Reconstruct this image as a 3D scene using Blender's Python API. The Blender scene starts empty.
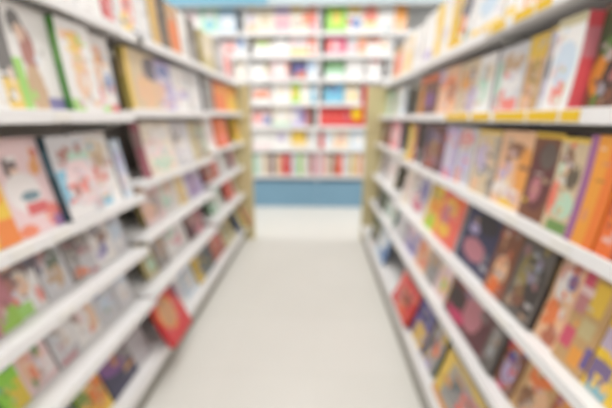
import bpy, bmesh, math, random
from mathutils import Matrix, Vector
rnd = random.Random(7)
SC = bpy.context.scene
COL = SC.collection

# ------------------------------------------------------------------ camera model
H = 1.25                     # eye height above the floor (m)
F = 320.0                    # focal length in pixels of a 612 px wide frame
PITCH = math.atan(86.0 / F)  # looking slightly down the aisle
YAW = math.atan(12.0 / F)    # and a touch to the left
sp, cp, sy, cy = math.sin(PITCH), math.cos(PITCH), math.sin(YAW), math.cos(YAW)
RIGHT = Vector((cy, sy, 0))
FWD = Vector((-sy * cp, cy * cp, -sp))
DOWN = Vector((sy * sp, -cy * sp, -cp))
EYE = Vector((0, 0, H))

def where_y(px, X, z):
    """distance down the aisle of the spot seen in image column px on a line at X, z"""
    k = (px - 306.0) / F
    h = z - H
    return (k * (X * FWD.x + h * FWD.z) - X * RIGHT.x) / (RIGHT.y - k * FWD.y)

def where_x(px, Y, z):
    k = (px - 306.0) / F
    h = z - H
    return (k * (Y * FWD.y + h * FWD.z) - Y * RIGHT.y) / (RIGHT.x - k * FWD.x)

def where_z(py, Y):
    k = (py - 204.0) / F
    return H + (k * Y * FWD.y - Y * DOWN.y) / (DOWN.z - k * FWD.z)

# ------------------------------------------------------------------ colours
HEX = dict(white='F6F4F2', cream='F3E8D6', palegrey='D6D6DA', grey='A09D9B', dgrey='5E5A57', black='201D1F',
    red='D9202A', coral='F26C5A', pink='F2A0B0', palepink='F4D6D8', magenta='D8326F', maroon='5C2632', brown='7C4A31',
    tan='C9A06C', peach='F3C39A', skin='F2CBB0', orange='F2752A', yorange='F2A033', yellow='F5CC36', olive='98873F',
    paleolive='CBBF8C', lime='93DC34', green='4C8F36', dgreen='2F5A35', mint='B9E4CC', teal='2F7F90', dteal='2B4C56',
    cyan='66BBDA', paleblue='C9DEF1', blue='3B73BA', navy='2B2F58', violet='4C45A0', lavender='C2B4DE', purple='8A4EA2',
    rose='C9808C', brick='A84A32', sand='DCC7A4')

def lin(c):
    c = c / 255.0
    return c / 12.92 if c <= 0.04045 else ((c + 0.055) / 1.055) ** 2.4

def rgb(name):
    h = HEX.get(name, name)
    return tuple(lin(int(h[i:i + 2], 16)) for i in (0, 2, 4))

# ------------------------------------------------------------------ materials
def mat(name, col=None, rough=0.5, noise=0.03, scale=20.0, spec=0.4, attr=None, bump=0.0):
    m = bpy.data.materials.new(name)
    m.use_nodes = True
    nt = m.node_tree
    b = nt.nodes['Principled BSDF']
    b.inputs['Roughness'].default_value = rough
    b.inputs['Specular IOR Level'].default_value = spec
    tc = nt.nodes.new('ShaderNodeTexCoord')
    nz = nt.nodes.new('ShaderNodeTexNoise')
    nz.inputs['Scale'].default_value = scale
    nz.inputs['Detail'].default_value = 3
    nt.links.new(tc.outputs['Object'], nz.inputs['Vector'])
    rp = nt.nodes.new('ShaderNodeMapRange')
    rp.inputs['To Min'].default_value = 1 - noise
    rp.inputs['To Max'].default_value = 1 + noise
    nt.links.new(nz.outputs['Fac'], rp.inputs['Value'])
    mx = nt.nodes.new('ShaderNodeMix')
    mx.data_type = 'RGBA'
    mx.blend_type = 'MULTIPLY'
    mx.inputs[0].default_value = 1.0
    if attr:
        a = nt.nodes.new('ShaderNodeAttribute')
        a.attribute_name = attr
        nt.links.new(a.outputs['Color'], mx.inputs[6])
    else:
        mx.inputs[6].default_value = (*rgb(col), 1)
    nt.links.new(rp.outputs['Result'], mx.inputs[7])
    nt.links.new(mx.outputs[2], b.inputs['Base Color'])
    if bump:
        bp = nt.nodes.new('ShaderNodeBump')
        bp.inputs['Strength'].default_value = bump
        bp.inputs['Distance'].default_value = 0.002
        nt.links.new(nz.outputs['Fac'], bp.inputs['Height'])
        nt.links.new(bp.outputs['Normal'], b.inputs['Normal'])
    return m

M = dict(
    shelf=mat('white powder coated steel', 'F1F0F0', 0.45, 0.02, 60),
    rail=mat('white price rail plastic', 'F4F3F3', 0.35, 0.01, 30),
    panel=mat('beige rack panel', 'DACD9E', 0.6, 0.05, 12),
    plinth=mat('grey kick plate', 'A9A79F', 0.5, 0.04, 20),
    steel=mat('pale steel', 'C9C8C4', 0.4, 0.02, 40),
    cover=mat('printed gloss cover', None, 0.38, 0.03, 90, 0.4, attr='print'),
    pages=mat('paper page edges', 'EFE9DC', 0.8, 0.06, 180),
    blueplinth=mat('blue plinth laminate', '7FA6BF', 0.5, 0.04, 10),
    teal=mat('teal blue sign board', '78B4CE', 0.4, 0.03, 6),
    palesign=mat('pale blue grey sign board', 'C2D2DA', 0.45, 0.03, 6),
    tag=mat('yellow shelf ticket', 'F0C62E', 0.5, 0.06, 60),
    tagw=mat('white shelf ticket', 'F1EFEA', 0.5, 0.03, 60),
    redcard=mat('red display card', 'D9333C', 0.45, 0.04, 20),
    yellowcard=mat('yellow display card', 'FAD02C', 0.45, 0.04, 20),
    shadegrey=mat('grey painted shade', 'A9ABAD', 0.5, 0.03, 10),
    backp=mat('light grey back panel', 'C6C3BC', 0.6, 0.04, 15),
    wall=mat('white painted wall', 'E9E9E8', 0.8, 0.02, 8),
    ceiling=mat('white ceiling', 'EFEFEE', 0.9, 0.02, 4),
)

def floor_material():
    m = mat('pale vinyl tile floor', 'E7E5DF', 0.42, 0.025, 3.0, 0.35)
    nt = m.node_tree
    b = nt.nodes['Principled BSDF']
    src = b.inputs['Base Color'].links[0].from_socket
    tc = [n for n in nt.nodes if n.type == 'TEX_COORD'][0]
    br = nt.nodes.new('ShaderNodeTexBrick')
    br.offset = 0.0
    br.inputs['Scale'].default_value = 1.0
    br.inputs['Brick Width'].default_value = 0.45
    br.inputs['Row Height'].default_value = 0.45
    br.inputs['Mortar Size'].default_value = 0.0015
    br.inputs['Color1'].default_value = (1, 1, 1, 1)
    br.inputs['Color2'].default_value = (0.975, 0.975, 0.97, 1)
    br.inputs['Mortar'].default_value = (0.93, 0.925, 0.91, 1)
    nt.links.new(tc.outputs['Object'], br.inputs['Vector'])
    mx = nt.nodes.new('ShaderNodeMix')
    mx.data_type = 'RGBA'
    mx.blend_type = 'MULTIPLY'
    mx.inputs[0].default_value = 1.0
    nt.links.new(src, mx.inputs[6])
    nt.links.new(br.outputs['Color'], mx.inputs[7])
    nt.links.new(mx.outputs[2], b.inputs['Base Color'])
    return m
M['floor'] = floor_material()

# ------------------------------------------------------------------ mesh helpers
def box(bm, x0, x1, y0, y1, z0, z1, bevel=0.0):
    v = bmesh.ops.create_cube(bm, size=1.0)['verts']
    for p in v:
        p.co = Vector(((x0 + x1) / 2 + p.co.x * (x1 - x0), (y0 + y1) / 2 + p.co.y * (y1 - y0), (z0 + z1) / 2 + p.co.z * (z1 - z0)))
    if bevel:
        e = {ed for p in v for ed in p.link_edges}
        bmesh.ops.bevel(bm, geom=list(e), offset=bevel, segments=2, affect='EDGES', profile=0.6)

def obj(name, bm, m, parent=None, smooth=False):
    me = bpy.data.meshes.new(name)
    bmesh.ops.recalc_face_normals(bm, faces=bm.faces[:])
    bm.to_mesh(me)
    bm.free()
    if smooth:
        for p in me.polygons:
            p.use_smooth = True
    me.materials.append(m)
    o = bpy.data.objects.new(name, me)
    COL.objects.link(o)
    if parent:
        o.parent = parent
    return o

def boxobj(name, dims, m, parent=None, bevel=0.0):
    bm = bmesh.new()
    box(bm, *dims, bevel)
    return obj(name, bm, m, parent)

def thing(name, label, cat, loc=(0, 0, 0), rot=(0, 0, 0), group=None):
    o = bpy.data.objects.new(name, None)
    o.empty_display_size = 0.05
    COL.objects.link(o)
    o.location = loc
    o.rotation_euler = rot
    o['label'] = label
    o['category'] = cat
    if group:
        o['group'] = group
    return o

def struct(name, dims, m):
    o = boxobj(name, dims, m)
    o['kind'] = 'structure'
    return o

# ------------------------------------------------------------------ room
BACKY = 4.98
struct('floor', (-4.2, 4.2, -3.0, BACKY, -0.1, 0.0), M['floor'])
struct('wall_back', (-4.2, 4.2, BACKY, BACKY + 0.1, 0.0, 3.4), M['wall'])
struct('ceiling', (-4.2, 4.2, -3.0, BACKY, 3.4, 3.5), M['ceiling'])

# ------------------------------------------------------------------ printed covers
def R(c, u0, v0, u1, v1):
    return ('r', rgb(c), u0, v0, u1, v1)
def E(c, u, v, a, b):
    return ('e', rgb(c), u, v, a, b)
def FIG(hair, body, u, v, s):
    """a drawn figure: hair, face and clothes"""
    return [E(body, u, v - 1.5 * s, 0.95 * s, 1.15 * s), E(hair, u, v, 0.85 * s, 0.62 * s), E('skin', u + 0.08 * s, v - 0.12 * s, 0.5 * s, 0.42 * s)]

def flat(fs):
    out = []
    for f in fs:
        if isinstance(f, list):
            out += f
        else:
            out.append(f)
    return out

def paint(u, v, base, feats):
    c = base
    for f in feats:
        if f[0] == 'r':
            if f[2] <= u <= f[4] and f[3] <= v <= f[5]:
                c = f[1]
        else:
            if ((u - f[2]) / f[4]) ** 2 + ((v - f[3]) / f[5]) ** 2 <= 1:
                c = f[1]
    return c

def grid_box(verts, faces, cols, x0, x1, y0, y1, z0, z1, nx, nz, front, side0, side1, rest):
    """box whose front (y0) is a fine printed grid; sides share the same rows"""
    b = len(verts)
    for y in (y0, y1):
        for j in range(nz + 1):
            for i in range(nx + 1):
                verts.append((x0 + (x1 - x0) * i / nx, y, z0 + (z1 - z0) * j / nz))
    n = (nx + 1) * (nz + 1)
    def I(k, i, j):
        return b + k * n + j * (nx + 1) + i
    for j in range(nz):
        for i in range(nx):
            faces.append((I(0, i, j), I(0, i + 1, j), I(0, i + 1, j + 1), I(0, i, j + 1)))
            cols.append(front((i + 0.5) / nx, (j + 0.5) / nz))
            faces.append((I(1, i, j), I(1, i, j + 1), I(1, i + 1, j + 1), I(1, i + 1, j)))
            cols.append(rest)
        v = (j + 0.5) / nz
        faces.append((I(0, 0, j), I(0, 0, j + 1), I(1, 0, j + 1), I(1, 0, j)))
        cols.append(side0(v))
        faces.append((I(0, nx, j), I(1, nx, j), I(1, nx, j + 1), I(0, nx, j + 1)))
        cols.append(side1(v))
    for i in range(nx):
        faces.append((I(0, i, 0), I(1, i, 0), I(1, i + 1, 0), I(0, i + 1, 0)))
        cols.append(rest)
        faces.append((I(0, i, nz), I(0, i + 1, nz), I(1, i + 1, nz), I(1, i, nz)))
        cols.append(rest)

def mesh_from(name, verts, faces, cols, m, bow, h, parent):
    verts = [(x, y + bow * 4 * (z / h) * (1 - z / h), z) for x, y, z in verts]
    me = bpy.data.meshes.new(name)
    me.from_pydata(verts, [], faces)
    if cols:
        a = me.color_attributes.new('print', 'FLOAT_COLOR', 'CORNER')
        flatc = []
        for f, c in zip(faces, cols):
            flatc += list((*c, 1.0)) * len(f)
        a.data.foreach_set('color', flatc)
    me.materials.append(m)
    me.update()
    o = bpy.data.objects.new(name, me)
    COL.objects.link(o)
    o.parent = parent
    return o

LABELS = {}
def make_book(name, cat, label, group, loc, rotz, lean, w, h, t, base, spine, feats, spine_side=0, nu=30, nv=40, busy=22, roll=0.0, tone=((.5, .5, .5), 0.0)):
    assert label not in LABELS, label
    n = len(label.replace(',', ' ').replace('-', ' ').split())
    assert 4 <= n <= 16, (n, label)
    LABELS[label] = 1
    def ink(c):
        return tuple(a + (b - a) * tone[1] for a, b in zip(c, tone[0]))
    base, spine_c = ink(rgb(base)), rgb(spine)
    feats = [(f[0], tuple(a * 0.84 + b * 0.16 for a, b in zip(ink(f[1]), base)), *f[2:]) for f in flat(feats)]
    pal = [f[1] for f in feats] + [base, base]
    hue = [tuple(0.55 * a + 0.45 * b for a, b in zip(base, ink(rgb(n)))) for n in ('rose', 'grey', 'sand', 'paleblue', 'brown', 'white', 'lavender', 'peach')]
    pal2 = pal + hue
    # small printed details: cover lines and little pictures in the cover's own colours
    extra = []
    for k in range(busy):
        c = rnd.choice(pal2)
        if rnd.random() < 0.5:
            u = rnd.uniform(0.05, 0.7); v = rnd.uniform(0.05, 0.92)
            extra.append(('r', c, u, v, u + rnd.uniform(0.08, 0.3), v + rnd.uniform(0.025, 0.06)))
        else:
            extra.append(('e', c, rnd.uniform(0.1, 0.9), rnd.uniform(0.1, 0.9), rnd.uniform(0.04, 0.11), rnd.uniform(0.03, 0.08)))
    allf = feats + extra
    def front(u, v):
        return paint(u, v, base, allf)
    def sp_(v):
        if 0.55 < v < 0.85:
            return tuple(0.75 * a + 0.25 * b for a, b in zip(spine_c, pal[0]))
        return spine_c
    def edge(v):
        return base
    r = thing(name, label, cat, loc, (-lean, roll, rotz), group)
    bow = min(0.004, 0.12 * t)
    th = 0.0014 if t < 0.02 else 0.0022
    V, Fc, C = [], [], []
    grid_box(V, Fc, C, -w / 2, w / 2, 0, th, 0, h, nu, nv, front, edge, edge, base)
    grid_box(V, Fc, C, -w / 2, w / 2, t - th, t, 0, h, 2, nv, lambda u, v: base, edge, edge, spine_c)
    if spine_side == 0:
        grid_box(V, Fc, C, -w / 2, -w / 2 + th, th, t - th, 0, h, 1, nv, lambda u, v: spine_c, sp_, sp_, spine_c)
        px0, px1 = -w / 2 + th, w / 2 - 0.003
    else:
        grid_box(V, Fc, C, w / 2 - th, w / 2, th, t - th, 0, h, 1, nv, lambda u, v: spine_c, sp_, sp_, spine_c)
        px0, px1 = -w / 2 + 0.003, w / 2 - th
    mesh_from('cover', V, Fc, C, M['cover'], bow, h, r)
    V, Fc, C = [], [], []
    grid_box(V, Fc, C, px0, px1, th, t - th, 0.002, h - 0.003, 1, nv, lambda u, v: base, edge, edge, base)
    mesh_from('page_block', V, Fc, None, M['pages'], bow, h, r)
    return r

# ------------------------------------------------------------------ the two magazine racks
BAYS = [(0.36, 1.29), (1.29, 2.24), (2.24, 3.19)]
BAYN = ['near', 'middle', 'far']
LEVN = ['top shelf', 'eye-level shelf', 'third shelf', 'fourth shelf', 'fifth shelf', 'bottom deck']
RACK = {
    'left': dict(s=-1, front=[.60, .587, .588, .60, .60, .595], back=1.02, endx=.53, kick=.593,
                 lev=[[-.252, 0, .26, .452, .655, .885], [-.247, -.012, .222, .418, .638, .885], [-.24, -.024, .19, .385, .61, .885]]),
    'right': dict(s=1, front=[.485, .47, .455, .44, .425, .375], back=.84, endx=.365, kick=.355,
                  lev=[[-.232, 0, .232, .463, .66, .88], [-.228, 0, .228, .463, .66, .88], [-.225, .0, .20, .44, .65, .88]]),
}
RAIL = 0.036

def surface(side, bay, lv):
    return H - RACK[side]['lev'][bay][lv] * H + 0.014

def make_rack(side, bay):
    D = RACK[side]
    s = D['s']
    y0, y1 = BAYS[bay]
    r = thing('magazine_rack', '%s bay of the white magazine rack along the %s of the aisle' % (BAYN[bay], side), 'rack',
              (s * D['back'], (y0 + y1) / 2, 0), group='magazine rack bays')
    ox, oy = s * D['back'], (y0 + y1) / 2
    L = (y1 - y0) / 2 - 0.001
    def X(a, b):            # world X pair to local, ordered
        a, b = s * a - ox, s * b - ox
        return (min(a, b), max(a, b))
    top = surface(side, bay, 0) + 0.33
    back = D['back']
    boxobj('back_panel', (*X(back - 0.012, back + 0.012), -L, L, 0.06, top), M['backp'], r)
    for yy in (-L, L - 0.03):
        boxobj('upright', (*X(back - 0.028, back - 0.012), yy, yy + 0.03, 0.06, top + 0.02), M['steel'], r, 0.002)
    deck = surface(side, bay, 5)
    boxobj('kick_plate', (*X(D['kick'] * H + 0.03, back), -L, L, 0.0, deck - 0.03), M['plinth'], r)
    dk = boxobj('deck', (*X(D['front'][5] * H, back - 0.03), -L, L, deck - 0.03, deck), M['shelf'], r, 0.003)
    boxobj('price_rail', (*X(D['front'][5] * H - 0.006, D['front'][5] * H), -L, L, deck - 0.05, deck + 0.006), M['rail'], dk, 0.002)
    for lv in range(5):
        z = surface(side, bay, lv)
        fx = D['front'][lv] * H
        bm = bmesh.new()
        box(bm, *X(fx, back - 0.03), -L, L, z - 0.018, z, 0.002)
        sh = obj('shelf', bm, M['shelf'], r)
        bm = bmesh.new()
        box(bm, *X(fx - 0.007, fx), -L + 0.002, L - 0.002, z - RAIL + 0.008, z + 0.008, 0.0025)
        obj('price_rail', bm, M['rail'], sh)
        for yy in (-L + 0.001, L - 0.004):
            bm = bmesh.new()
            xa, xb = s * (fx + 0.05) - ox, s * (back - 0.03) - ox
            pts = [(xa, z - 0.018), (xb, z - 0.018), (xb, z - 0.085), (xa, z - 0.035)]
            v0 = [bm.verts.new((p[0], yy, p[1])) for p in pts]
            v1 = [bm.verts.new((p[0], yy + 0.004, p[1])) for p in pts]
            bm.faces.new(v0)
            bm.faces.new(v1[::-1])
            for i in range(4):
                j = (i + 1) % 4
                bm.faces.new((v0[i], v1[i], v1[j], v0[j]))
            obj('bracket', bm, M['steel'], sh)
        # shelf tickets in the price rail
        if side == 'right' and bay == 0 and lv in (0, 1):
            pxs = [(470, 492), (497, 528), (531, 561), (565, 584)] if lv == 1 else [(478, 490), (494, 508), (517, 537), (540, 556)]
            for k, (a, b) in enumerate(pxs):
                ya, yb = where_y(a, s * fx, z), where_y(b, s * fx, z)
                ya, yb = sorted((ya, yb))
                bm = bmesh.new()
                box(bm, *X(fx - 0.0095, fx - 0.007), max(ya - oy, -L + .01), min(yb - oy, L - .01), z - 0.022, z + 0.004, 0.0006)
                obj('price_ticket', bm, M['tag'], sh)
        elif side == 'right' and bay == 1 and lv == 1:
            ya, yb = sorted((where_y(450, s * fx, z), where_y(467, s * fx, z)))
            bm = bmesh.new()
            box(bm, *X(fx - 0.0095, fx - 0.007), -L + .02, -L + .24, z - 0.022, z + 0.004, 0.0006)
            obj('price_ticket', bm, M['tag'], sh)
        else:
            for k in range(2):
                yy = rnd.uniform(-L + 0.05, L - 0.15)
                bm = bmesh.new()
                box(bm, *X(fx - 0.0095, fx - 0.007), yy, yy + 0.06, z - 0.022, z + 0.004, 0.0006)
                obj('price_ticket', bm, M['tagw'], sh)
    if bay == 2:
        bm = bmesh.new()
        box(bm, *X(D['endx'] * H, back + 0.02), L + 0.0005, L + 0.028, 0.0, surface(side, bay, 0) - 0.01, 0.003)
        obj('end_panel', bm, M['panel'], r)
    return r

for side in ('left', 'right'):
    for bay in range(3):
        make_rack(side, bay)

# every entry: image columns it spans, what it looks like, cover colour, spine colour, printed shapes, thickness
ROWS_LEFT = {
0: [
 (40, 66, 'pale blue and white', 'white', 'paleblue', [R('paleblue', 0, .1, .5, .6), E('peach', .7, .5, .2, .2)], .014),
 (68, 90, 'white, blue-lettered', 'white', 'palegrey', [R('paleblue', .1, .7, .9, .9), E('grey', .5, .4, .2, .15)], .014),
 (91, 112, 'white with large red splash', 'white', 'red', [E('red', .4, .3, .4, .28), R('red', .1, .75, .8, .88)], .014),
 (113, 133, 'white with orange-pink figure', 'white', 'palegrey', [E('coral', .6, .45, .3, .3), E('yellow', .4, .2, .3, .15), E('navy', .8, .05, .25, .1)], .016),
 (134, 149, 'plain greyish white', 'palegrey', 'white', [R('white', .1, .2, .8, .7)], .02),
 (150, 159, 'tan', 'tan', 'sand', [R('yellow', 0, 0, .4, 1)], .03),
 (160, 167, 'black', 'black', 'black', [R('dgrey', .2, .2, .8, .6)], .03),
 (168, 178, 'orange-brown', 'tan', 'brown', [E('orange', .5, .4, .4, .4)], .03),
 (179, 187, 'white slim', 'white', 'palegrey', [R('palegrey', .2, .1, .8, .5)], .02),
 (188, 201, 'dark olive grey', 'dgrey', 'olive', [R('grey', .2, .1, .9, .5)], .03),
 (202, 213, 'pale olive yellow', 'paleolive', 'olive', [R('cream', .2, .4, .8, .9)], .03),
 (214, 221, 'charcoal spined', 'grey', 'dgrey', [R('palegrey', .3, .3, .9, .8)], .025),
 (222, 231, 'pale pink', 'palepink', 'pink', [E('coral', .5, .5, .3, .3)], .02),
],
1: [
 (-26, 3, 'black with yellow foot', 'white', 'black', [R('black', .5, .3, 1, 1), R('yellow', .5, 0, 1, .3)], .03),
 (8, 55, 'white with brown-haired girl and violet foot bar', 'white', 'black', [E('black', .28, .82, .14, .12), E('brick', .42, .58, .16, .22), E('tan', .42, .2, .2, .26), R('lime', .0, .0, .22, .5), R('violet', .6, 0, 1, .15), E('skin', .33, .74, .1, .08)], .02),
 (60, 87, 'green-spined white with yellow-haired figure', 'white', 'green', [R('lime', 0, 0, .35, .16), E('yorange', .45, .8, .3, .1), E('peach', .5, .45, .25, .3), E('yellow', .4, .75, .2, .1)], .045),
 (88, 122, 'white with blond figure and blue bow', 'white', 'palegrey', [E('yorange', .5, .72, .22, .13), E('peach', .35, .4, .2, .25), E('blue', .75, .38, .18, .16), E('pink', .2, .2, .2, .12), R('lime', .3, 0, .6, .1), R('red', .62, 0, 1, .12)], .016),
 (127, 152, 'mustard-spined tan with peach face', 'sand', 'olive', [E('peach', .6, .35, .35, .3), E('navy', .85, .75, .3, .2), R('yellow', 0, 0, .12, 1)], .034),
 (153, 171, 'pale lavender', 'lavender', 'palegrey', [E('peach', .3, .3, .3, .3), R('white', .3, .6, 1, .9), E('blue', .6, .8, .3, .12)], .014),
 (173, 187, 'white with lilac band', 'white', 'palegrey', [R('lavender', 0, .3, 1, .5)], .016),
 (188, 199, 'light grey', 'palegrey', 'grey', [E('white', .5, .5, .4, .4)], .016),
 (202, 212, 'dark grey', 'grey', 'dgrey', [R('dgrey', .4, .0, 1, .8)], .03),
 (214, 226, 'bright orange', 'orange', 'orange', [R('yorange', .1, .6, .9, .85)], .03),
 (227, 237, 'golden yellow', 'yorange', 'yellow', [R('yellow', 0, 0, 1, .6)], .03),
],
2: [
 (-34, -6, 'yellow with orange foot', 'yellow', 'yellow', [R('orange', .3, 0, 1, .25)], .03),
 (0, 48, 'pinkish white with black-haired figure and red title', 'palepink', 'yellow', [E('black', .3, .72, .15, .11), E('skin', .35, .64, .1, .07), E('white', .4, .45, .35, .2), E('teal', .5, .4, .22, .05), R('red', .35, .2, .78, .33), E('orange', .2, .06, .2, .06), E('coral', .85, .14, .2, .13), E('yorange', .78, .68, .12, .08), E('purple', .9, .06, .12, .08)], .02),
 (56, 84, 'dark-teal-spined pale with sky-blue stripe', 'palegrey', 'dteal', [R('cyan', 0, .2, .3, .6), E('brick', .35, .78, .2, .09), E('palepink', .6, .42, .4, .3), E('coral', .65, .4, .15, .12), R('mint', .4, .7, 1, .8), E('white', .3, .06, .4, .08)], .045),
 (85, 112, 'cyan-footed white with brown-haired girl', 'white', 'palegrey', [E('sand', .4, .75, .45, .15), E('palepink', .4, .45, .35, .2), E('coral', .3, .45, .15, .1), R('cyan', 0, 0, .6, .14), E('tan', .55, .62, .2, .1)], .014),
 (115, 135, 'grey-blue with white foot', 'paleblue', 'grey', [E('rose', .2, .35, .12, .25), E('white', .7, .22, .35, .22), E('lavender', .5, .6, .4, .25)], .018),
 (145, 167, 'pink-spined cream with greenish picture', 'cream', 'rose', [E('mint', .5, .3, .35, .25), R('white', .2, .65, .9, .9), E('palepink', .3, .5, .3, .2)], .045),
 (170, 190, 'brown-spined white with grey figure', 'palegrey', 'brown', [E('dgrey', .35, .65, .2, .25), E('white', .6, .4, .3, .3)], .03),
 (191, 203, 'grey-green', 'paleolive', 'green', [R('grey', .4, 0, .8, 1), R('mint', .8, .2, 1, .8)], .03),
 (204, 214, 'pale pinkish white', 'white', 'palepink', [R('palepink', .2, .2, .9, .6)], .02),
 (216, 229, 'vivid orange', 'orange', 'orange', [R('coral', .1, .1, .7, .4)], .035),
 (235, 243, 'lemon yellow', 'yellow', 'yellow', [R('yorange', 0, .3, .8, .7)], .03),
],
3: [
 (-20, 1, 'maroon and green', 'rose', 'maroon', [R('lime', .2, 0, 1, .3)], .02),
 (3, 34, 'white with dark red-haired figure', 'white', 'rose', [E('maroon', .4, .66, .42, .26), E('peach', .45, .45, .22, .16), E('brick', .1, .4, .16, .25), R('lime', .0, .0, .5, .2), E('coral', .85, .2, .12, .14), E('navy', .9, .7, .12, .12)], .014),
 (37, 62, 'brown-green', 'palegrey', 'brown', [E('brick', .25, .75, .25, .2), E('dgreen', .6, .55, .25, .2), E('tan', .5, .3, .3, .2), E('navy', .1, .6, .1, .2)], .016),
 (64, 88, 'grey with orange dot', 'grey', 'grey', [R('dgrey', .1, .5, .7, .95), E('orange', .25, .15, .18, .09), R('palegrey', .4, 0, 1, .4), R('rose', .6, .0, .95, .08)], .016),
 (90, 108, 'white with violet figure', 'white', 'palegrey', [E('dgrey', .4, .75, .3, .16), E('violet', .5, .3, .2, .14), E('brown', .6, .5, .3, .1), R('lavender', .1, .1, .4, .3)], .016),
 (109, 134, 'pale grey-blue', 'palegrey', 'palegrey', [R('paleblue', .1, .2, .9, .9), R('white', .2, .1, .7, .3)], .014),
 (141, 157, 'mustard-framed pinkish', 'palepink', 'olive', [R('tan', 0, .5, .4, 1), E('grey', .6, .4, .3, .3), E('peach', .3, .3, .3, .2)], .03),
 (158, 172, 'white with pale green', 'white', 'palegrey', [E('mint', .4, .4, .35, .3), E('peach', .7, .6, .25, .2)], .016),
 (173, 185, 'white with yellow stripe', 'white', 'yellow', [R('yellow', .2, 0, .75, .85)], .02),
 (186, 197, 'lavender', 'lavender', 'lavender', [R('purple', .2, .1, .5, .6), R('palegrey', .5, .5, 1, 1)], .02),
 (199, 213, 'dark-spined brick red', 'brick', 'maroon', [R('brown', .2, .2, .7, .8), R('coral', .6, .1, .9, .6)], .035),
 (215, 228, 'greyish white', 'palegrey', 'white', [R('white', .2, .2, .8, .8)], .02),
 (231, 240, 'pink-spined white', 'white', 'magenta', [R('magenta', .2, .3, .6, .8)], .025),
],
4: [
 (-8, 9, 'green and yellow', 'lime', 'green', [R('yellow', .4, 0, 1, .4), R('blue', 0, .6, .6, .9)], .02),
 (12, 45, 'pinkish white with green leaf', 'palepink', 'dgrey', [E('green', .65, .55, .12, .14), E('coral', .5, .82, .14, .09), E('peach', .3, .35, .22, .3), R('white', .5, .1, .95, .35), E('orange', .35, .25, .1, .12)], .014),
 (47, 69, 'grey-white with pink foot', 'palegrey', 'grey', [R('grey', .1, .4, .5, .9), R('white', .5, .2, .95, .8), R('rose', .1, .0, .8, .09)], .016),
 (70, 92, 'white with brown-haired face', 'white', 'palegrey', [E('brown', .4, .6, .34, .24), E('palepink', .45, .5, .2, .15), E('peach', .75, .35, .2, .25), R('orange', .5, .1, .7, .2)], .016),
 (93, 110, 'grey with blue square', 'palegrey', 'palegrey', [R('blue', .1, .55, .4, .85), R('green', .5, .6, .7, .9), R('paleblue', .3, .1, .9, .5)], .014),
 (111, 133, 'pale silver', 'palegrey', 'palegrey', [R('paleblue', .2, .4, .9, .9), E('white', .5, .3, .3, .2)], .014),
 (140, 151, 'olive-green', 'paleolive', 'olive', [E('dgreen', .4, .6, .3, .25), R('mint', .3, .1, .9, .4)], .02),
 (152, 161, 'grey-brown', 'grey', 'brown', [R('tan', .3, .2, .8, .8)], .025),
 (162, 183, 'white with pink and green spots', 'white', 'palegrey', [E('pink', .6, .25, .2, .12), E('mint', .3, .6, .25, .2), E('grey', .2, .7, .15, .2)], .014),
 (185, 206, 'maroon with pink face', 'maroon', 'maroon', [E('rose', .6, .4, .3, .3), R('pink', .4, 0, .8, .15), E('brown', .3, .7, .25, .2)], .03),
 (207, 218, 'grey-green and white', 'mint', 'green', [R('grey', 0, .3, .5, 1), R('white', .5, 0, 1, .6)], .02),
 (224, 230, 'red', 'coral', 'red', [R('red', .2, .2, .8, .8)], .02),
 (232, 239, 'green and white', 'white', 'dgreen', [R('green', .1, .3, .6, .8)], .025),
],
5: [
 (78, 100, 'yellow-green with orange', 'yellow', 'green', [E('green', .3, .6, .35, .3), E('orange', .7, .4, .3, .25), R('olive', .0, .7, .6, 1)], .02),
 (100, 122, 'dark purple with white panel', 'navy', 'navy', [E('purple', .3, .6, .35, .3), E('grey', .7, .6, .35, .3), R('palegrey', .6, 0, 1, .55), E('yorange', .3, .5, .08, .1)], .018),
 (121, 164, 'bright red with beige circle', 'red', 'red', [E('yorange', .36, .56, .32, .33), E('tan', .36, .56, .27, .27), R('maroon', .85, .6, 1, 1)], .03),
 (163, 178, 'white with lavender picture', 'white', 'palegrey', [E('lavender', .4, .5, .4, .3), E('blue', .6, .7, .2, .12), E('coral', .2, .5, .12, .2)], .016),
 (179, 191, 'pale blue', 'paleblue', 'palegrey', [R('white', .2, .1, .8, .5), E('blue', .5, .75, .3, .15)], .016),
 (193, 205, 'dark teal with yellow edge', 'dteal', 'yellow', [R('yellow', .0, .0, .25, 1), R('olive', .3, .4, .6, .9)], .03),
 (206, 218, 'orange-brown with red edge', 'brick', 'brown', [R('orange', .3, .3, .7, .9), R('red', .7, .2, 1, .7)], .03),
 (219, 231, 'olive-tan', 'paleolive', 'grey', [E('olive', .5, .5, .35, .35), R('grey', .0, .6, .5, 1)], .02),
 (233, 242, 'pale yellow with blue edge', 'paleolive', 'blue', [R('yellow', .4, 0, .9, .5), R('dteal', 0, .2, .25, .8)], .03),
 (246, 256, 'coral red with green edge', 'coral', 'green', [R('red', .2, .2, .7, .7), R('mint', .7, .5, 1, 1)], .025),
],
}
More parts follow.
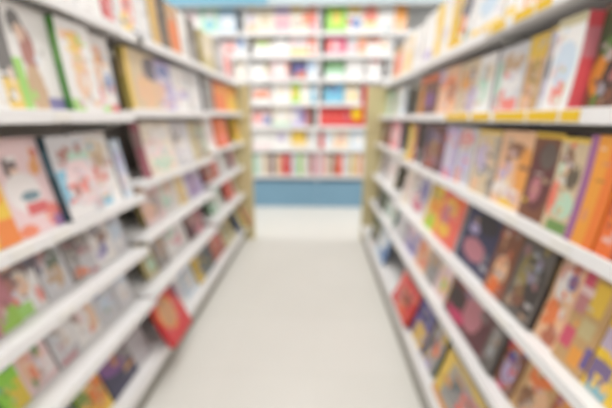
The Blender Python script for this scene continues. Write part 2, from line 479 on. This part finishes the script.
ROWS_RIGHT = {
0: [
 (392, 403, 'coral and yellow', 'peach', 'yorange', [E('coral', .5, .5, .4, .3), R('olive', .2, .8, .8, 1)], .02),
 (404, 412, 'white with yellow edge', 'cream', 'yellow', [R('yellow', .5, 0, .9, .6)], .025),
 (413, 427, 'plain white', 'white', 'white', [R('palegrey', .2, .3, .8, .6)], .016),
 (428, 443, 'yellow-spined white', 'white', 'yellow', [R('yellow', .65, .0, 1, 1), R('lavender', .1, .1, .5, .3)], .04),
 (445, 459, 'golden-spined white and lilac', 'white', 'yellow', [R('lavender', .1, .2, .4, .5), R('yellow', .68, 0, 1, 1)], .04),
 (461, 474, 'dark blue, orange and green', 'white', 'palegrey', [E('navy', .5, .65, .4, .2), E('orange', .3, .4, .25, .15), R('green', .5, .1, .8, .3), R('yellow', 0, 0, .4, .2)], .014),
 (476, 496, 'white with gold foot', 'white', 'cream', [R('yellow', 0, 0, 1, .2), E('paleblue', .5, .5, .3, .2)], .014),
 (498, 524, 'white with yellow squares', 'white', 'cream', [R('yellow', .1, 0, .9, .22), E('mint', .6, .5, .3, .2), R('palegrey', .1, .5, .4, .8)], .014),
 (527, 560, 'cream with orange foot', 'white', 'yellow', [R('yorange', .2, 0, 1, .2), E('white', .5, .5, .4, .2)], .014),
],
1: [
 (385, 393, 'pale green', 'mint', 'paleolive', [R('white', .3, .2, .9, .7)], .02),
 (394, 406, 'white with pale blue edge', 'white', 'paleblue', [R('mint', .1, .1, .4, .9), R('paleblue', .6, 0, .9, .9)], .02),
 (409, 438, 'orange-framed brown', 'maroon', 'orange', [R('yorange', 0, 0, .25, 1), R('brown', .4, .5, .9, .9), E('purple', .6, .4, .2, .2), R('orange', .0, .85, 1, 1)], .02),
 (441, 459, 'orange with pale faces', 'peach', 'palegrey', [E('orange', .5, .6, .4, .2), E('skin', .3, .35, .25, .2), E('brick', .7, .5, .2, .2), R('lavender', 0, .7, .3, 1)], .014),
 (460, 478, 'peach and brown', 'sand', 'grey', [E('yorange', .4, .6, .35, .25), E('brown', .6, .75, .2, .12), E('lavender', .7, .3, .3, .25)], .014),
 (482, 503, 'pale white-green', 'white', 'palegrey', [E('mint', .4, .5, .35, .3), E('grey', .5, .7, .25, .12), E('sand', .7, .7, .2, .15)], .014),
 (504, 526, 'white with coral foot', 'palegrey', 'palegrey', [R('coral', .1, 0, .9, .22), E('tan', .5, .75, .35, .15), E('white', .5, .45, .4, .2), R('mint', 0, .3, .2, .8)], .014),
 (528, 545, 'yellow-topped tan', 'tan', 'sand', [R('yellow', 0, .68, 1, 1), E('olive', .6, .4, .25, .3), E('peach', .4, .2, .3, .2)], .014),
 (547, 564, 'blue-grey, black-topped', 'palegrey', 'dgrey', [R('black', .3, .75, 1, .95), E('navy', .4, .5, .3, .2), E('lavender', .5, .25, .35, .2), R('yellow', 0, .94, 1, 1)], .016),
 (566, 583, 'red-spined pale blue', 'white', 'F2656E', [E('paleblue', .5, .5, .4, .25), E('coral', .5, .2, .25, .14), R('paleolive', 0, .9, 1, 1)], .055),
 (594, 640, 'dark green and brown', 'brown', 'dgreen', [E('dgreen', .3, .75, .35, .25), E('yorange', .2, .35, .2, .2), E('black', .6, .3, .3, .25), E('green', .3, .6, .15, .1)], .02),
],
2: [
 (381, 389, 'dark brown', 'brown', 'dgrey', [R('dgrey', .2, .3, .8, .8)], .02),
 (390, 400, 'rose pink', 'pink', 'palegrey', [E('palepink', .5, .5, .35, .3), R('coral', .1, .0, .5, .2)], .02),
 (403, 413, 'lemon-yellow', 'yellow', 'pink', [R('paleolive', 0, .2, .4, .9)], .025),
 (419, 444, 'dark maroon with brown figure', 'maroon', 'dgrey', [E('navy', .3, .75, .3, .2), E('brown', .55, .4, .3, .25), E('brick', .4, .15, .25, .12), E('tan', .5, .6, .1, .08)], .02),
 (446, 457, 'lavender-grey', 'lavender', 'palegrey', [R('palegrey', .2, .2, .6, .8), R('coral', .2, 0, .7, .15)], .016),
 (459, 474, 'white with orange-red top', 'palegrey', 'white', [E('coral', .4, .8, .4, .16), E('lavender', .5, .35, .35, .25), R('orange', .1, .0, .4, .25)], .014),
 (476, 497, 'pale beige with navy dot', 'sand', 'dgrey', [E('navy', .6, .4, .12, .07), E('lavender', .35, .6, .3, .25), R('yellow', .0, .94, 1, 1), E('peach', .25, .15, .2, .12), R('grey', .8, 0, 1, .9)], .016),
 (507, 529, 'tan with white and yellow foot', 'peach', 'tan', [E('white', .3, .2, .3, .12), R('yellow', .3, 0, .8, .1), E('lavender', .3, .45, .2, .15), E('brown', .5, .75, .3, .1), E('yorange', .8, .5, .2, .3)], .02),
 (532, 553, 'maroon-brown', 'brown', 'black', [E('maroon', .5, .5, .45, .4), E('rose', .4, .35, .2, .15), E('dgrey', .6, .75, .3, .15), R('yellow', 0, .95, 1, 1)], .03),
 (560, 583, 'tan with black-haired face and green foot', 'sand', 'purple', [E('black', .62, .62, .22, .14), E('brown', .3, .75, .25, .15), R('green', .2, .0, .9, .12), E('mint', .6, .3, .3, .14), E('coral', .15, .35, .16, .2), R('yellow', 0, .94, 1, 1)], .03),
 (586, 610, 'golden orange with purple edge', 'yorange', 'orange', [R('purple', 0, 0, .28, 1), R('orange', .7, 0, 1, 1)], .04),
 (612, 650, 'burnt orange', 'orange', 'brick', [R('brick', .5, 0, 1, .8), R('yorange', 0, .5, .4, 1)], .04),
],
3: [
 (378, 388, 'navy-spined grey', 'palegrey', 'navy', [R('maroon', .3, .2, .8, .8)], .02),
 (389, 398, 'olive-spined white', 'white', 'olive', [R('palepink', .2, .3, .8, .7)], .02),
 (399, 412, 'pale cream', 'cream', 'sand', [E('palepink', .5, .5, .3, .3)], .016),
 (414, 429, 'magenta and white', 'white', 'blue', [E('magenta', .5, .3, .35, .2), E('violet', .7, .6, .25, .3), R('grey', .1, .5, .4, .9)], .02),
 (430, 441, 'yellow-green with orange', 'yellow', 'lime', [R('lime', .2, 0, .7, .3), E('orange', .6, .5, .3, .2), R('olive', .1, .6, .5, .9)], .02),
 (449, 473, 'coral with yellow flowers', 'coral', 'palegrey', [E('yellow', .45, .65, .3, .14), E('yellow', .35, .22, .3, .14), E('rose', .3, .45, .2, .15), R('yellow', 0, .93, 1, 1), E('orange', .75, .8, .2, .1)], .03),
 (479, 498, 'navy with beige circle', 'navy', 'grey', [E('rose', .45, .3, .32, .17), E('black', .6, .75, .3, .15), E('lavender', .3, .6, .15, .08)], .016),
 (501, 514, 'brown with pale orange', 'brown', 'black', [E('peach', .5, .35, .3, .2), R('brick', .1, 0, .9, .2), E('orange', .4, .1, .3, .12)], .03),
 (518, 543, 'dark olive, black-edged', 'dgrey', 'black', [E('olive', .4, .5, .28, .3), E('black', .7, .4, .25, .35), E('brown', .4, .25, .2, .14), R('yellow', 0, .95, 1, 1)], .035),
 (549, 572, 'tan and violet with orange foot', 'peach', 'tan', [E('white', .4, .65, .3, .18), E('violet', .65, .72, .18, .1), E('orange', .35, .3, .3, .18), E('rose', .5, .88, .35, .08), E('brick', .6, .1, .3, .12)], .02),
 (576, 605, 'pink and yellow chequered', 'tan', 'yellow', [R('magenta', .0, .76, .3, .93), R('yellow', .4, .55, .8, .85), R('rose', .0, .5, .34, .68), R('palepink', 0, .68, .4, .76), R('paleolive', .4, .32, .8, .5), R('magenta', .0, .16, .36, .36), R('yorange', .45, .05, .8, .22), R('violet', .8, .1, 1, .3)], .02),
 (608, 650, 'yellow and violet chequered', 'yellow', 'violet', [R('violet', .0, .1, .5, .3), R('cyan', .1, 0, .6, .1), R('lavender', 0, .4, .4, .6)], .02),
],
4: [
 (377, 386, 'dark green', 'dgrey', 'green', [R('dgreen', .2, .3, .8, .9)], .02),
 (387, 397, 'white with green tint', 'white', 'mint', [R('mint', .2, .1, .8, .6), R('black', .0, .7, .5, 1)], .02),
 (398, 407, 'pale grey-green', 'palegrey', 'paleolive', [R('white', .2, .2, .7, .7)], .02),
 (408, 420, 'lavender and violet', 'lavender', 'palegrey', [E('violet', .6, .2, .25, .15), E('palepink', .4, .6, .35, .25)], .016),
 (421, 430, 'peach and orange', 'peach', 'yorange', [R('orange', .1, .4, .6, .8), R('coral', .5, .1, .9, .4)], .02),
 (431, 439, 'stone grey', 'grey', 'palegrey', [R('tan', .2, .4, .8, .8)], .02),
 (440, 450, 'pale pink with yellow spots', 'palepink', 'yellow', [E('yellow', .6, .3, .3, .2), R('lime', .5, .2, .7, .4)], .016),
 (463, 489, 'maroon with crimson foot', 'maroon', 'dgrey', [E('rose', .62, .45, .2, .32), E('magenta', .3, .15, .22, .12), E('black', .2, .4, .2, .2), E('brick', .4, .8, .35, .12)], .03),
 (493, 504, 'slate grey', 'dgrey', 'dgrey', [R('grey', .2, .2, .7, .7)], .03),
 (506, 523, 'brown with lilac-white figure', 'brown', 'tan', [E('lavender', .5, .35, .35, .25), E('orange', .5, .8, .35, .15), E('violet', .4, .5, .2, .1), R('magenta', .2, 0, .6, .08)], .016),
 (526, 552, 'ochre', 'tan', 'brown', [E('orange', .5, .6, .35, .2), E('brown', .4, .25, .3, .2), E('peach', .7, .4, .2, .2)], .016),
 (556, 590, 'orange-brown', 'brick', 'orange', [E('yorange', .4, .6, .3, .2)], .02),
],
5: [
 (369, 380, 'green and black', 'dgreen', 'black', [E('olive', .5, .6, .35, .25), R('maroon', .2, .1, .7, .4), R('palepink', .5, 0, .9, .2)], .02),
 (382, 394, 'sky blue', 'paleblue', 'blue', [R('blue', .5, .1, 1, .6), E('white', .4, .6, .3, .3)], .02),
 (399, 416, 'red and orange-brown', 'red', 'brick', [E('brown', .5, .5, .3, .25), E('orange', .6, .2, .3, .14), R('coral', 0, .3, .25, 1)], .035),
 (418, 427, 'yellow-footed blue-violet', 'violet', 'olive', [R('yellow', .2, 0, .9, .5), R('navy', .1, .6, .9, .9)], .02),
 (429, 441, 'grey-green with orange dot', 'grey', 'dgreen', [E('orange', .6, .5, .25, .16), R('navy', .1, .2, .4, .7), R('lavender', .2, 0, .7, .2), R('yellow', .5, .8, 1, 1)], .02),
 (452, 482, 'yellow-framed grey', 'grey', 'yellow', [R('yellow', 0, 0, .16, 1), R('yellow', 0, .9, 1, 1), R('coral', .5, .2, .8, .8), R('dteal', .3, .4, .5, .8), R('yorange', 0, 0, 1, .12)], .03),
 (487, 512, 'red with olive top', 'red', 'olive', [R('olive', 0, .75, 1, 1), E('brown', .5, .4, .35, .25)], .03),
],
}
# a couple of copies on the left deck stick out over the edge
OUT = {'bright red with beige circle': 0.1, 'red and orange-brown': 0.01, 'olive-tan': .02, 'pale yellow with blue edge': .05, 'coral red with green edge': .08}

CALM = {'bright red with beige circle', 'mustard-spined tan with peach face', 'navy with beige circle', 'coral with yellow flowers', 'maroon with crimson foot', 'bright orange', 'vivid orange', 'golden yellow', 'lemon yellow', 'orange-framed brown', 'maroon-brown', 'white with brown-haired girl and violet foot bar', 'pinkish white with black-haired figure and red title', 'pink and yellow chequered', 'golden orange with purple edge'}

def name_it(desc, noun):
    if ' with ' in desc:
        a, b = desc.split(' with ', 1)
        return '%s %s with %s' % (a, noun, b)
    return '%s %s' % (desc, noun)

def fill(side, rows):
    D = RACK[side]
    s = D['s']
    for lv, lst in rows.items():
        placed = {}
        for e in lst:
            px0, px1, desc, base, spine, feats, t = e
            fx = D['front'][lv] * H
            inset = ([.042, .046, .038, .072, .088, .055] if s < 0 else [.036, .06, .036, .04, .042, .03])[lv]
            lean = math.radians(([4, 4, 9, 12, 14, 17] if s < 0 else [3, 3, 4, 10, 12, 16])[lv])
            hf = ([1, .97, .95, 1, 1, 1] if s < 0 else [1, .9, .94, 1, 1, .84])[lv]
            # which bay: start with a guess and settle
            bay = 0
            for it in range(3):
                z = surface(side, bay, lv)
                hb = 0.27 if lv == 0 else surface(side, bay, lv - 1) - 0.018 - z
                hh = min(0.285, (hb - 0.01 - t * math.sin(lean)) / math.cos(lean)) if lv else 0.275
                xm = s * (fx + inset - max(0, t - 0.014) + 0.5 * hh * math.sin(lean))
                zm = z + 0.5 * hh * math.cos(lean)
                def yy(p):
                    k = (p - 306) / F
                    return where_y(p, xm, zm)
                pa, pb = (px0, px1)
                lim = 40 if s < 0 else 575
                ya, yb = sorted((yy(pa), yy(pb)))
                mid = (ya + yb) / 2
                nb = 0 if mid < BAYS[0][1] else 1 if mid < BAYS[1][1] else 2
                if nb == bay:
                    break
                bay = nb
            y0, y1 = BAYS[bay]
            placed.setdefault(bay, []).append([ya, yb, e, z, hh, lean, inset, fx])
        for bay, L in placed.items():
            L.sort(key=lambda q: q[0])
            y0, y1 = BAYS[bay][0] + 0.008, BAYS[bay][1] - 0.008
            prev = y0
            for q in L:
                q[0] = max(q[0], prev + 0.004)
                q[1] = min(max(q[1], q[0] + 0.07), q[0] + 0.31)
                prev = q[1]
            nxt = y1
            for q in reversed(L):
                if q[1] > nxt - 0.002:
                    d = q[1] - nxt + 0.002
                    q[1] -= d
                    q[0] = min(q[0], q[1] - 0.06)
                nxt = min(nxt, q[0])
            for i, q in enumerate(L):               # copies stand shoulder to shoulder
                a = L[i - 1][1] if i else y0
                b = L[i + 1][0] if i + 1 < len(L) else y1
                if 0 < b - q[1] < 0.2:
                    q[1] = min(b - 0.004, q[0] + 0.32)
                if i == 0 and bay > 0 and s > 0:
                    q[0] = max(y0, q[1] - 0.3)
            for i, q in enumerate(L):
                ya, yb, e, z, hh, lean, inset, fx = q
                px0, px1, desc, base, spine, feats, t = e
                w = yb - ya
                h = hh * hf * rnd.uniform(0.93, 0.995)
                h = max(min(h, w * 3.2), hh * 0.8)
                out = OUT.get(desc, 0.0)
                x = s * (fx + inset - out - max(0, t - 0.014) + rnd.uniform(-0.004, 0.004))
                label = '%s, %s, %s %s bay' % (name_it(desc, 'magazine'), LEVN[lv], BAYN[bay], side)
                make_book('magazine', 'magazine', label, 'magazines on the %s of the %s rack' % (LEVN[lv], side),
                          (x, (ya + yb) / 2, z + t * math.sin(lean + (0.1 if out else 0)) + 0.0005), math.radians(90 if s < 0 else -90), lean + (0.1 if out else 0), w, h, t,
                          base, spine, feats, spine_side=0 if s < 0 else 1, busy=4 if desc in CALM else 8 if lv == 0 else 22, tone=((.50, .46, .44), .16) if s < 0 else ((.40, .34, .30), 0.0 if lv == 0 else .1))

fill('left', ROWS_LEFT)
fill('right', ROWS_RIGHT)

# ------------------------------------------------------------------ wall shelving across the end of the aisle
WF = 4.56            # front of its shelves
WB = 4.93
PY = [34, 57, 81, 105, 128.5, 151, 177.5]
WZ = [where_z(p - 2.0, WF) for p in PY]       # shelf tops
PLZ = where_z(183, 4.50)
XB = [-2.875, -1.92, -0.965, -0.01, 0.935, 1.88]
WALLN = ['leftmost', 'second from left', 'middle', 'second from right', 'rightmost']
WTOP = where_z(3, WF)
for i in range(5):
    x0, x1 = XB[i], XB[i + 1]
    r = thing('wall_shelving', '%s bay of white wall shelving on a blue plinth facing the aisle' % WALLN[i], 'shelving', ((x0 + x1) / 2, WB, 0), group='wall shelving bays')
    w = (x1 - x0) / 2 - 0.001
    boxobj('back_panel', (-w, w, 0.0, 0.02, 0.0, WTOP), M['wall'], r)
    for s in (-1, 1):
        boxobj('side_panel', (min(s * w, s * (w - 0.022)), max(s * w, s * (w - 0.022)), WF - WB + 0.04, 0.0, PLZ, WTOP - 0.02), M['shelf'], r, 0.002)
    boxobj('shade_strip', (-w, w, 0.0 - 0.02, 0.0, where_z(11.5, WB), WTOP), M['shadegrey'], r)  # grey strip that paints in the sign boards' shade on the back panel
    boxobj('plinth', (-w, w, 4.50 - WB, 0.0, 0.0, PLZ), M['blueplinth'], r, 0.004)
    for k, z in enumerate(WZ):
        sh = boxobj('shelf', (-w + 0.023, w - 0.023, WF - WB, -0.001, z - 0.02, z), M['shelf'], r, 0.002)
        boxobj('price_rail', (-w + 0.01, w - 0.01, WF - WB - 0.008, WF - WB, z - 0.045, z + 0.006), M['rail'], sh, 0.002)

# sign boards along the top
zs = where_z(4.0, WF - 0.06)
for (a, b, m, lab) in ((-2.87, where_x(268, WF, zs), 'teal', 'teal blue sign board above the left wall shelving'),
                       (where_x(268.5, WF, zs), 0.935, 'palesign', 'pale blue-grey sign board above the middle wall shelving'),
                       (0.94, 2.4, 'palesign', 'pale blue-grey sign board above the far right wall shelving')):
    r = thing('sign_board', lab, 'sign', ((a + b) / 2, WF - 0.06, zs))
    w = (b - a) / 2
    boxobj('face_panel', (-w, w, 0, 0.03, 0.0, 0.34), M[m], r, 0.004)
    boxobj('edge_trim', (-w, w, -0.004, 0.034, -0.012, 0.0), M['steel'], r)
    for q in (-0.8, 0.8):
        boxobj('bracket', (q * w - 0.015, q * w + 0.015, 0.03, 0.43, 0.1, 0.14), M['steel'], r)

WALLROWS = [
 [(163, 181, 'white and pale green', 'white', 'mint', [R('mint', .2, .2, .8, .6)]), (182, 199, 'white', 'white', 'palegrey', [E('palepink', .5, .5, .3, .3)]),
  (201, 218, 'mint green', 'mint', 'green', [R('white', .2, .5, .8, .8), E('cyan', .5, .3, .2, .2)]), (219, 235, 'pale blue', 'paleblue', 'blue', [R('white', .2, .2, .8, .5), R('cyan', .1, .7, .9, .9)]),
  (237, 255, 'beige with bluish picture', 'cream', 'sand', [E('lavender', .45, .5, .3, .2), R('peach', 0, 0, 1, .25), R('yellow', .1, .85, .9, .95)]), (257, 273, 'cream with grey dot', 'cream', 'sand', [E('grey', .5, .5, .14, .12), E('sand', .5, .5, .25, .22)]),
  (274, 290, 'pink and lilac', 'palepink', 'pink', [R('pink', .1, .1, .9, .5), R('lavender', .1, .6, .9, .9)]), (292, 308, 'pale yellow with orange', 'cream', 'yellow', [R('orange', .65, .2, 1, .7), E('grey', .35, .3, .2, .15), R('yellow', 0, .7, .6, 1)]),
  (309, 326, 'coral pink', 'coral', 'coral', [R('pink', .1, 0, .9, .3), R('peach', .2, .6, .8, .85)]), (327, 346, 'lime-green', 'lime', 'green', [R('yellow', .3, .3, .7, .7), R('mint', .1, .85, .9, .97)]),
  (348, 361, 'white, yellow and blue', 'white', 'red', [E('blue', .6, .3, .4, .2), R('yellow', .1, .6, .9, .95), R('red', 0, .2, .3, .5)]), (363, 378, 'strawberry red on cream', 'cream', 'coral', [E('coral', .5, .6, .42, .3), R('lime', .2, .2, .8, .32)]),
  (380, 392, 'white with teal foot', 'white', 'palegrey', [R('teal', .4, 0, .9, .18)]), (394, 406, 'orange-yellow', 'yorange', 'yellow', [R('peach', 0, .0, 1, .4)])],
 [(206, 221, 'grey and white', 'palegrey', 'grey', [R('dgrey', .3, .5, .9, .9)]), (223, 236, 'dark red and pink', 'palepink', 'maroon', [R('maroon', 0, .75, 1, 1), E('coral', .5, .4, .3, .2)]),
  (238, 253, 'blue and white', 'paleblue', 'blue', [E('blue', .6, .7, .4, .25), R('white', 0, 0, 1, .35)]), (254, 271, 'olive-green topped white', 'white', 'olive', [R('olive', 0, .62, 1, 1), R('lime', .2, .5, .8, .65)]),
  (273, 289, 'round white', 'white', 'palegrey', [R('dgrey', 0, .75, .25, 1), R('dgrey', .75, .75, 1, 1), R('maroon', .25, .88, .75, 1)]), (291, 307, 'pale pink and yellow', 'palepink', 'peach', [R('yellow', 0, .0, 1, .35), E('palegrey', .5, .7, .3, .2)]),
  (308, 326, 'orange-red with white circle', 'orange', 'red', [E('coral', .5, .5, .45, .4), E('white', .45, .4, .27, .28)]), (327, 346, 'magenta pink', 'magenta', 'magenta', [E('palepink', .45, .5, .25, .2), R('coral', 0, .3, .3, .8), R('palepink', 0, 0, 1, .18)]),
  (348, 357, 'pale grey', 'palegrey', 'grey', [R('pink', .4, .2, .9, .5)]), (358, 366, 'peach', 'peach', 'coral', [R('coral', .2, .3, .8, .7)]),
  (367, 379, 'red-brown topped white', 'white', 'brick', [R('brick', 0, .6, 1, 1), R('orange', .4, .6, 1, .8)]), (381, 392, 'white with peach dot', 'white', 'palegrey', [E('peach', .5, .5, .35, .25)])],
 [(236, 249, 'cream', 'cream', 'sand', [R('white', .2, .2, .8, .6)]), (251, 268, 'white with black top', 'white', 'grey', [R('dgrey', 0, .8, 1, 1), R('paleolive', .8, .3, 1, .8)]), (271, 288, 'pinkish white', 'palepink', 'pink', [R('white', .2, .3, .8, .8), R('orange', .85, .4, 1, .8)]),
  (292, 306, 'navy blue with orange foot', 'navy', 'navy', [R('violet', .1, .4, .9, .7), R('orange', .45, .05, .9, .4), R('rose', 0, 0, .5, .2)]), (308, 324, 'light blue', 'paleblue', 'cyan', [R('white', .2, .1, .8, .4), R('blue', .3, .55, .7, .7)]),
  (326, 344, 'green topped white', 'mint', 'green', [R('green', 0, .45, 1, 1), R('white', 0, 0, 1, .22), R('dgreen', 0, .85, 1, 1)]), (347, 363, 'plain white', 'white', 'palegrey', [R('palegrey', .1, .4, .9, .6)]), (367, 381, 'red-edged white', 'white', 'red', [R('red', .2, .85, .9, 1), R('palegrey', .1, .3, .9, .5)])],
 [(253, 270, 'orange and white', 'white', 'orange', [R('orange', .1, .2, .9, .62), R('grey', .4, .75, 1, 1)]), (273, 290, 'snow white', 'white', 'palegrey', [R('cream', .2, .4, .8, .8)]), (292, 299, 'yellow-green', 'lime', 'olive', [R('yellow', 0, .2, .7, .8)]),
  (300, 309, 'creamy white', 'cream', 'sand', [R('white', .1, .3, .9, .7)]), (311, 323, 'cyan', 'cyan', 'cyan', [R('paleblue', .1, .5, .9, .8), R('teal', 0, .85, 1, 1)]), (325, 343, 'cyan with black top', 'cyan', 'blue', [R('dgrey', .0, .7, .6, 1), R('blue', .3, .5, .8, .75)]),
  (346, 359, 'olive and cream', 'cream', 'olive', [R('olive', 0, .7, 1, 1), E('yellow', .5, .3, .25, .2)])],
 [(253, 270, 'pink, blue and brown', 'palepink', 'brown', [R('brown', 0, .75, 1, 1), R('blue', .6, .1, 1, .5), R('coral', .1, .3, .5, .6)]), (273, 290, 'ivory', 'cream', 'palegrey', [R('mint', .0, .0, 1, .2), R('white', .2, .3, .8, .8)]), (292, 304, 'lavender blue', 'lavender', 'blue', [R('violet', .6, .3, 1, .7), R('white', .1, .2, .5, .8)]),
  (305.5, 310, 'slim red-brown', 'brick', 'brick', [R('rose', .2, .2, .8, .6)]),
  (319.5, 326.5, 'first plain red', 'red', 'red', [R('coral', .3, .2, .7, .7)]), (327.5, 334.5, 'second plain red', 'red', 'red', [R('coral', .3, .2, .7, .7)]), (335.5, 342.5, 'third plain red', 'red', 'red', [R('coral', .3, .2, .7, .7)]), (343.5, 349.6, 'fourth plain red', 'red', 'red', [R('rose', .3, .2, .7, .7)])],
 [(254, 270, 'white with pink edge', 'white', 'pink', [R('palepink', 0, 0, 1, .2)]), (272, 290, 'white with purple dot', 'white', 'palegrey', [E('purple', .5, .6, .13, .14), E('lavender', .5, .6, .25, .24)]), (292, 306, 'golden-yellow', 'yellow', 'yorange', [R('cream', 0, 0, 1, .3), R('brown', .85, .5, 1, 1)]),
  (308, 316, 'slim white', 'white', 'palegrey', [R('palegrey', .2, .3, .8, .7)]), (318, 323, 'slim coral red', 'red', 'red', [R('navy', .3, .8, 1, 1)]), (325, 332, 'white and pale blue', 'white', 'paleblue', [R('paleblue', .2, .2, .8, .7)]), (333, 349, 'beige with orange spots', 'cream', 'tan', [E('peach', .4, .3, .4, .2), E('rose', .5, .7, .2, .2)]), (350, 364, 'bluish white', 'paleblue', 'palegrey', [R('white', .2, .1, .9, .8)])],
]
ROWN = ['top', 'second', 'third', 'fourth', 'fifth', 'sixth', 'lowest']
for k, row in enumerate(WALLROWS):
    z = WZ[k]
    ceil_ = WZ[k - 1] - 0.02 if k else z + 0.4
    last = -9.0
    for (a, b, desc, base, spine, feats) in row:
        zm = z + 0.13
        xa, xb = where_x(a - 0.9, WF + 0.05, zm), where_x(b + 0.9, WF + 0.05, zm)
        for xq in XB:                                   # stay clear of the side panels
            if xa < xq + 0.026 and xb > xq - 0.026:
                if xq - xa > xb - xq:
                    xb = xq - 0.027
                else:
                    xa = xq + 0.027
        xa = max(xa, last + 0.001)
        last = xb
        w = xb - xa - 0.003
        lean = math.radians(7)
        h = min((ceil_ - z) * rnd.uniform(0.88, 0.95), 0.36)
        t = 0.025
        make_book('book', 'book', '%s facing out on wall shelving\'s %s shelf' % (name_it(desc, 'book'), ROWN[k]), 'books on the %s shelf of the wall shelving' % ROWN[k],
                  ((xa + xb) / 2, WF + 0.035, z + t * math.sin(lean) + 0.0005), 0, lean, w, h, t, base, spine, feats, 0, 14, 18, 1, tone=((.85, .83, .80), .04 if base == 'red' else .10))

# lowest shelf: books standing spine out
SPINES = [(254, 258.5, 'mint and white', 'mint'), (259, 262, 'white', 'white'), (262.3, 265, 'off-white', 'cream'), (265.3, 268, 'pale yellow', 'paleolive'), (268.2, 270.8, 'pale pink', 'palepink'),
 (271.2, 274.5, 'dark brown', 'maroon'), (275, 278, 'cream', 'cream'), (278.4, 281.6, 'orange-footed cream', 'peach'), (282, 285, 'white-topped coral', 'coral'), (285.4, 288.6, 'magenta', 'magenta'),
 (289, 291.6, 'orange', 'orange'), (292, 295, 'light blue', 'paleblue'), (295.3, 298, 'bluish white', 'white'), (298.4, 301.8, 'yellow-green', 'lime'), (302.3, 306, 'plain white', 'white'), (306.4, 309.6, 'ivory', 'cream'),
 (311.8, 315, 'rose pink', 'pink'), (315.3, 318, 'pinkish white', 'palepink'), (318.3, 321.5, 'peach pink', 'pink'), (322, 326, 'pale rose', 'palepink'), (326.4, 329.6, 'salmon', 'peach'), (330, 332.4, 'grey-white', 'palegrey'),
 (332.8, 334.8, 'slim olive', 'olive'), (335.2, 338.5, 'coral red', 'coral'), (338.9, 342.6, 'scarlet', 'coral'), (343.2, 347, 'white slim-jacketed', 'white'), (347.4, 350.4, 'silver grey', 'palegrey'), (350.8, 353.6, 'yellow', 'yellow'),
 (354, 357.4, 'cream-yellow', 'cream'), (357.8, 360.6, 'golden', 'yorange'), (361, 364, 'blush pink', 'palepink')]
z = WZ[6]
for (a, b, desc, c) in SPINES:
    zm = z + 0.14
    xa, xb = where_x(a, WF + 0.03, zm), where_x(b, WF + 0.03, zm)
    for xq in XB:
        if xa < xq + 0.026 and xb > xq - 0.026:
            if xq - xa > xb - xq:
                xb = xq - 0.027
            else:
                xa = xq + 0.027
    t = max(xb - xa - 0.003, 0.008)
    hh = rnd.uniform(0.27, 0.32)
    wd = rnd.uniform(0.2, 0.22)
    foot = 'orange' if 'orange-foot' in desc else rnd.choice(['white', 'cream', 'palegrey', c])
    # turned so the spine faces the aisle
    r = make_book('book', 'book', '%s book standing spine out on the lowest wall shelf' % desc, 'books standing on the lowest wall shelf',
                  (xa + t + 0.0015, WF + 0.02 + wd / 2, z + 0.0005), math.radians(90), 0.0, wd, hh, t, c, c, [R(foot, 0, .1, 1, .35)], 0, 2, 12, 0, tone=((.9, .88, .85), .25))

# red display card with a yellow disc at the right end of the fifth shelf
xk = where_x(358.6, WF - 0.03, WZ[4] + 0.12)
zk = where_z(113.5, WF - 0.03)
r = thing('display_sign', 'red display card with round yellow disc at the wall shelving\'s right', 'sign', (xk, WF + 0.05, WZ[4] + 0.0005))
rad = 6.6 * 4.6 / F
boxobj('backing_card', (-rad - 0.004, rad + 0.004, 0.0, 0.006, 0.0, 0.29), M['redcard'], r, 0.001)
bm = bmesh.new()
bmesh.ops.create_cone(bm, cap_ends=True, segments=40, radius1=rad, radius2=rad, depth=0.006, matrix=Matrix.Translation((0, -0.004, zk - WZ[4])) @ Matrix.Rotation(math.pi / 2, 4, 'X'))
obj('disc', bm, M['yellowcard'], r)
boxobj('foot', (-0.03, 0.03, 0.006, 0.06, 0.0, 0.004), M['redcard'], r)
xk = where_x(364.8, WF - 0.02, WZ[3] + 0.12)
r = thing('shelf_strip', 'narrow red upright strip on the wall shelving right of cyan books', 'sign', (xk, WF - 0.012, WZ[3] - 0.3))
boxobj('strip', (-0.022, 0.022, -0.003, 0.0, 0.0, 0.52), M['redcard'], r, 0.001)
boxobj('edge_fold', (-0.026, -0.022, -0.003, 0.012, 0.0, 0.52), M['redcard'], r)

# ------------------------------------------------------------------ light: ceiling lamps, an added row behind the camera and the shop's general brightness
def lamp(name, x, y, sx, sy_, power, col=(1, .985, .96)):
    d = bpy.data.lights.new(name, 'AREA')
    d.shape = 'RECTANGLE'
    d.size = sx
    d.size_y = sy_
    d.energy = power
    d.color = col
    o = bpy.data.objects.new(name, d)
    o.location = (x, y, 3.36)
    COL.objects.link(o)
for x in (-2.4, 0.0, 2.4):
    for y in (-2.2, 0.2, 2.4):  # the row behind the camera is added to brighten faces turned towards it
        lamp('unseen_ceiling_lamp', x, y, 0.5, 1.8, 50 if y < 0 else 42)
for x in (-2.2, 0.0, 2.2):
    lamp('unseen_ceiling_lamp', x, 3.3, 1.9, 0.4, 46)

w = bpy.data.worlds.new('World')
SC.world = w
w.use_nodes = True
w.node_tree.nodes['Background'].inputs[0].default_value = (1, 1, 1, 1)
w.node_tree.nodes['Background'].inputs[1].default_value = 0.7

# ------------------------------------------------------------------ camera
cd = bpy.data.cameras.new('Camera')
cd.sensor_width = 36.0
cd.lens = F / 612.0 * 36.0
cd.clip_start = 0.02
cd.dof.use_dof = True
cd.dof.focus_distance = 0.20
cd.dof.aperture_fstop = 2.8
cam = bpy.data.objects.new('Camera', cd)
rot = Matrix((RIGHT, -DOWN, -FWD)).transposed()
cam.matrix_world = Matrix.Translation(EYE) @ rot.to_4x4()
COL.objects.link(cam)
SC.camera = cam

SC.view_settings.view_transform = 'Standard'
SC.view_settings.look = 'None'
SC.view_settings.gamma = 1.0
SC.view_settings.exposure = -0.95
